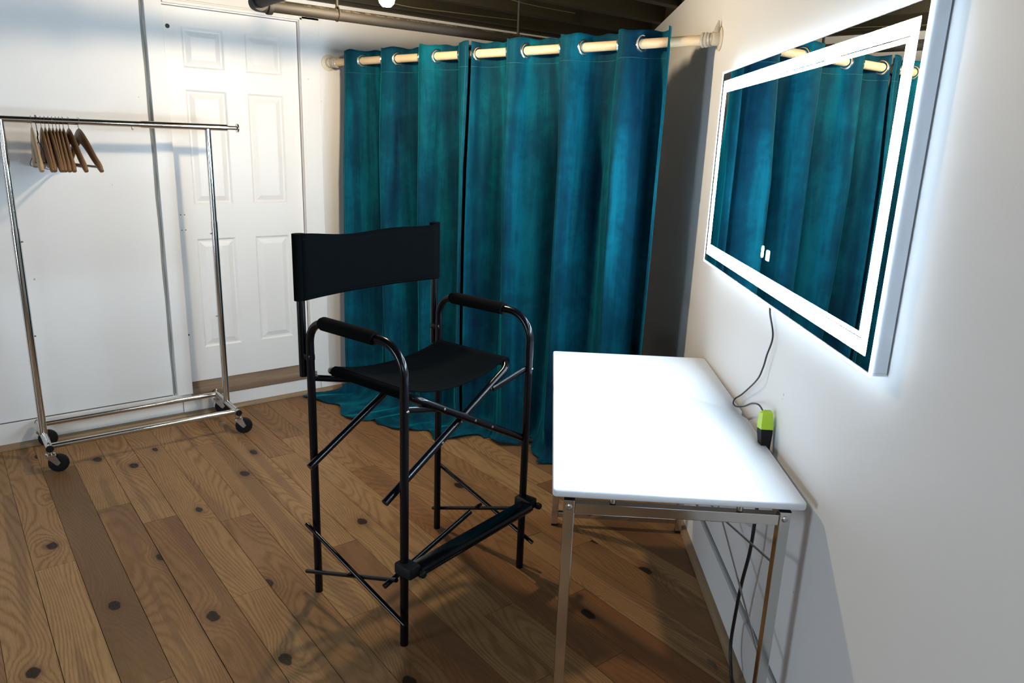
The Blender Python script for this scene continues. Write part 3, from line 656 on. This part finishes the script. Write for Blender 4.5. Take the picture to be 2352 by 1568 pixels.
# shallow cable notch on the wall side
tp.frombm(b)
top = tp.build('tabletop', M['table'], dk)
nc = MB().lathe([(.06, 0), (.06, .1)], (0, 0, 1), (-.02, -HW-.048, ZT-.06), 32).build('notch_cutter', M['table'], dk)
md = top.modifiers.new('notch', 'BOOLEAN'); md.object = nc; md.solver = 'EXACT'
bpy.context.view_layer.update()
dg = bpy.context.evaluated_depsgraph_get(); me2 = bpy.data.meshes.new_from_object(top.evaluated_get(dg)); top.modifiers.clear(); top.data = me2
bpy.data.objects.remove(nc, do_unlink=True)
q = .0135; ZB = ZT-.034
LY = .262
for ex in (-1, 1):
    lx = ex*(HL-.030)
    for ly in (-1, 1):
        MB().box((lx-q, ly*LY-q, .008), (lx+q, ly*LY+q, ZB), .002).build('leg', M['chrome'], dk, smooth=False)
        MB().box((lx-q, ly*LY-q, 0), (lx+q, ly*LY+q, .012), .002).build('foot', M['rubber'], dk, smooth=False)
        MB().box((lx-q, ly*LY-q, ZB), (lx+q, ly*LY+q, ZB+.003)).build('leg_cap', M['rubber'], dk, smooth=False)
        sc_ = MB().lathe([(.0085, 0), (.008, .002), (.0045, .0035), (.0042, .002)], (ex, 0, 0), (lx+ex*q, ly*LY, ZB-.018), 16)
        sc_.build('leg_screw', M['steel'], dk)
    MB().box((lx-q*.9, -LY+q, ZB-.036), (lx+q*.9, LY-q, ZB-.008), .002).build('end_beam', M['chrome'], dk, smooth=False)
    if ex > 0: MB().box((lx-q*.8, -LY+q, .040), (lx+q*.8, LY-q, .062), .002).build('bottom_rail', M['chrome'], dk, smooth=False)
    for py in (-.155, .155):
        MB().lathe([(.008, 0), (.008, .012), (.006, .012), (.006, .028)], (0, 0, 1), (lx, py, ZB-.006), 14).build('standoff', M['chrome'], dk)
for ly in (-1, ):
    MB().box((-HL+.045, ly*LY-.010, ZB-.03), (HL-.045, ly*LY+.010, ZB-.006), .002).build('back_beam', M['chrome'], dk, smooth=False)
NX, NZ = -.05, .415
for ex in (-1, 1):
    for dz in (.155, -.135):
        MB().tube([(NX, -LY, NZ), (ex*(HL-.045), -LY, NZ+dz)], .0032, 8).build('cross_brace', M['steel'], dk)
MB().lathe([(.012, -.006), (.014, 0), (.012, .006)], (0, 1, 0), (NX, -LY, NZ), 16).build('brace_hub', M['steel'], dk)

# ------------------------------------------------------------------ lit mirror on the right wall
S0, S1, Z0, Z1, DP = 1.408, 2.905, 1.150, 1.846, .038
mo = SW((S0+S1)/2, CW, Z0)
mr = thing('lighted_mirror', 'large rectangular wall mirror with a glowing light band above the desk', 'mirror', mo, TH)
# local: x along wall (s), y = +left normal of DX = -NW : into the room, z up from Z0
HS, HH = (S1-S0)/2, Z1-Z0
fr = MB()
for x0, x1, z0, z1 in ((-HS, HS, 0, .006), (-HS, HS, HH-.006, HH), (-HS, -HS+.006, .006, HH-.006), (HS-.006, HS, .006, HH-.006)): fr.box((x0, .004, z0), (x1, DP, z1), .001)
fr.box((-HS+.006, .004, .006), (HS-.006, .030, HH-.006))
fr.build('housing', M['alu'], mr, smooth=False)
MB().box((-HS+.006, DP-.004, .006), (HS-.006, DP-.0005, HH-.006)).build('mirror_glass', M['mirror'], mr, smooth=False)
def ringbox(i0, i1, y0, y1):
    r = MB()
    r.box((-HS+i0, y0, i0), (HS-i0, y1, i1)); r.box((-HS+i0, y0, HH-i1), (HS-i0, y1, HH-i0))
    r.box((-HS+i0, y0, i1), (-HS+i1, y1, HH-i1)); r.box((HS-i1, y0, i1), (HS-i0, y1, HH-i1)); return r
ringbox(.032, .0605, DP-.002, DP).build('light_band', M['strip'], mr, smooth=False)
ringbox(.0635, .0725, DP-.002, DP).build('inner_light_band', M['strip'], mr, smooth=False)
ringbox(-.002, .0032, DP-.004, DP+.0006).build('bright_edge', emis('white_edge', (.66, .84, 1.), 12.), mr, smooth=False)
bx1 = 2.128-(S0+S1)/2; bz1 = 1.283-Z0
ib = MB()
for dz in (-.010, .010):
    ib.tube([(bx1+.052+math.cos(a)*.008, DP+.0005, bz1+.004+dz*.8+math.sin(a)*.009) for a in [2*math.pi*i/18 for i in range(18)]], .0011, 5, closed=True)
ib.build('touch_button', M['icon'], mr)
ib = MB()
sq = fillet([(bx1-.012, 0, -.014), (bx1-.012, 0, .014), (bx1+.012, 0, .014), (bx1+.012, 0, -.014), (bx1-.0119, 0, -.014)], .004, 3)
ib.tube([(p.x, DP+.0005, bz1+p.z) for p in sq], .0013, 5)
for k in (-.004, .002): ib.cyl((bx1+k, DP+.0005, bz1-.010), (bx1+k, DP+.0005, bz1+.010), .0011, 5)
ib.build('touch_button', M['icon'], mr)

# cords ------------------------------------------------------------
pc = [SW(2.118, CW-.014, 1.158), SW(2.118, CW-.012, 1.11), SW(2.052, CW-.012, 1.056), SW(2.095, CW-.014, .995), SW(2.112, CW-.015, .95), SW(2.137, CW-.02, .905), SW(2.28, CW-.014, .812), SW(2.335, .692, .776), SW(2.303, .678, .770), SW(2.262, .678, .774), SW(2.20, .683, .798), SW(2.125, CW-.030, .834), SW(2.06, CW-.030, .853), SW(2.018, CW-.027, .846)]
pc[1] = SW(2.122, CW-.012, 1.118); pc[2] = SW(2.070, CW-.012, 1.060)
p = smoothpath(pc, 8); tag(MB().tube(p, .0026, 8).build('power_cord', M['cord'], org=p[0]), 'thin black cord hanging from the lit mirror to the lime plug', 'cord')
pl = thing('plug', 'lime green and black plug joined beside the wall behind the desk', 'plug', SW(1.985, CW-.026, .78), TH)
MB().tube([(0.02, 0, .075), (.016, 0, .070), (.010, 0, .040), (.008, 0, .026)], [.018, .026, .031, .031], 4, sc=[(.8, .72)]*4, up=(0.7, .7, 0)).build('lime_connector', M['lime'], pl, smooth=False)
pl.children[0]['label'] = 'lime green connector body'
MB().tube([(.008, 0, .027), (.006, 0, .015), (-.008, 0, -.045), (-.01, 0, -.055)], [.030, .030, .020, .012], 4, sc=[(.8, .72)]*4, up=(.7, .7, 0)).build('black_connector', M['rubber'], pl, smooth=False)
ec = [SW(1.975, CW-.026, .735), SW(1.955, CW-.03, .66), SW(1.932, CW-.040, .57), SW(1.925, CW-.045, .454), SW(1.945, CW-.05, .333), SW(1.965, CW-.05, .203), SW(1.965, CW-.052, .11), SW(1.93, CW-.054, .05), SW(1.86, CW-.058, .012), SW(1.6, CW-.075, .010), SW(1.2, CW-.10, .010)]
p = smoothpath(ec, 8); tag(MB().tube(p, .0052, 10).build('extension_cord', M['cord'], org=p[0]), 'thick black extension cord dropping to the floor under the desk', 'cord')
# small floor debris: a dark sliver of wood by the right wall
tag(MB().tube([SW(2.02, CW-.10, .003), SW(2.00, CW-.085, .004), SW(1.975, CW-.078, .003)], [.002, .003, .001], 6).build('wood_sliver', M['gap'], org=SW(2.0, CW-.085, .003)), 'tiny dark sliver of wood on the floor by the quarter round under the desk', 'debris')
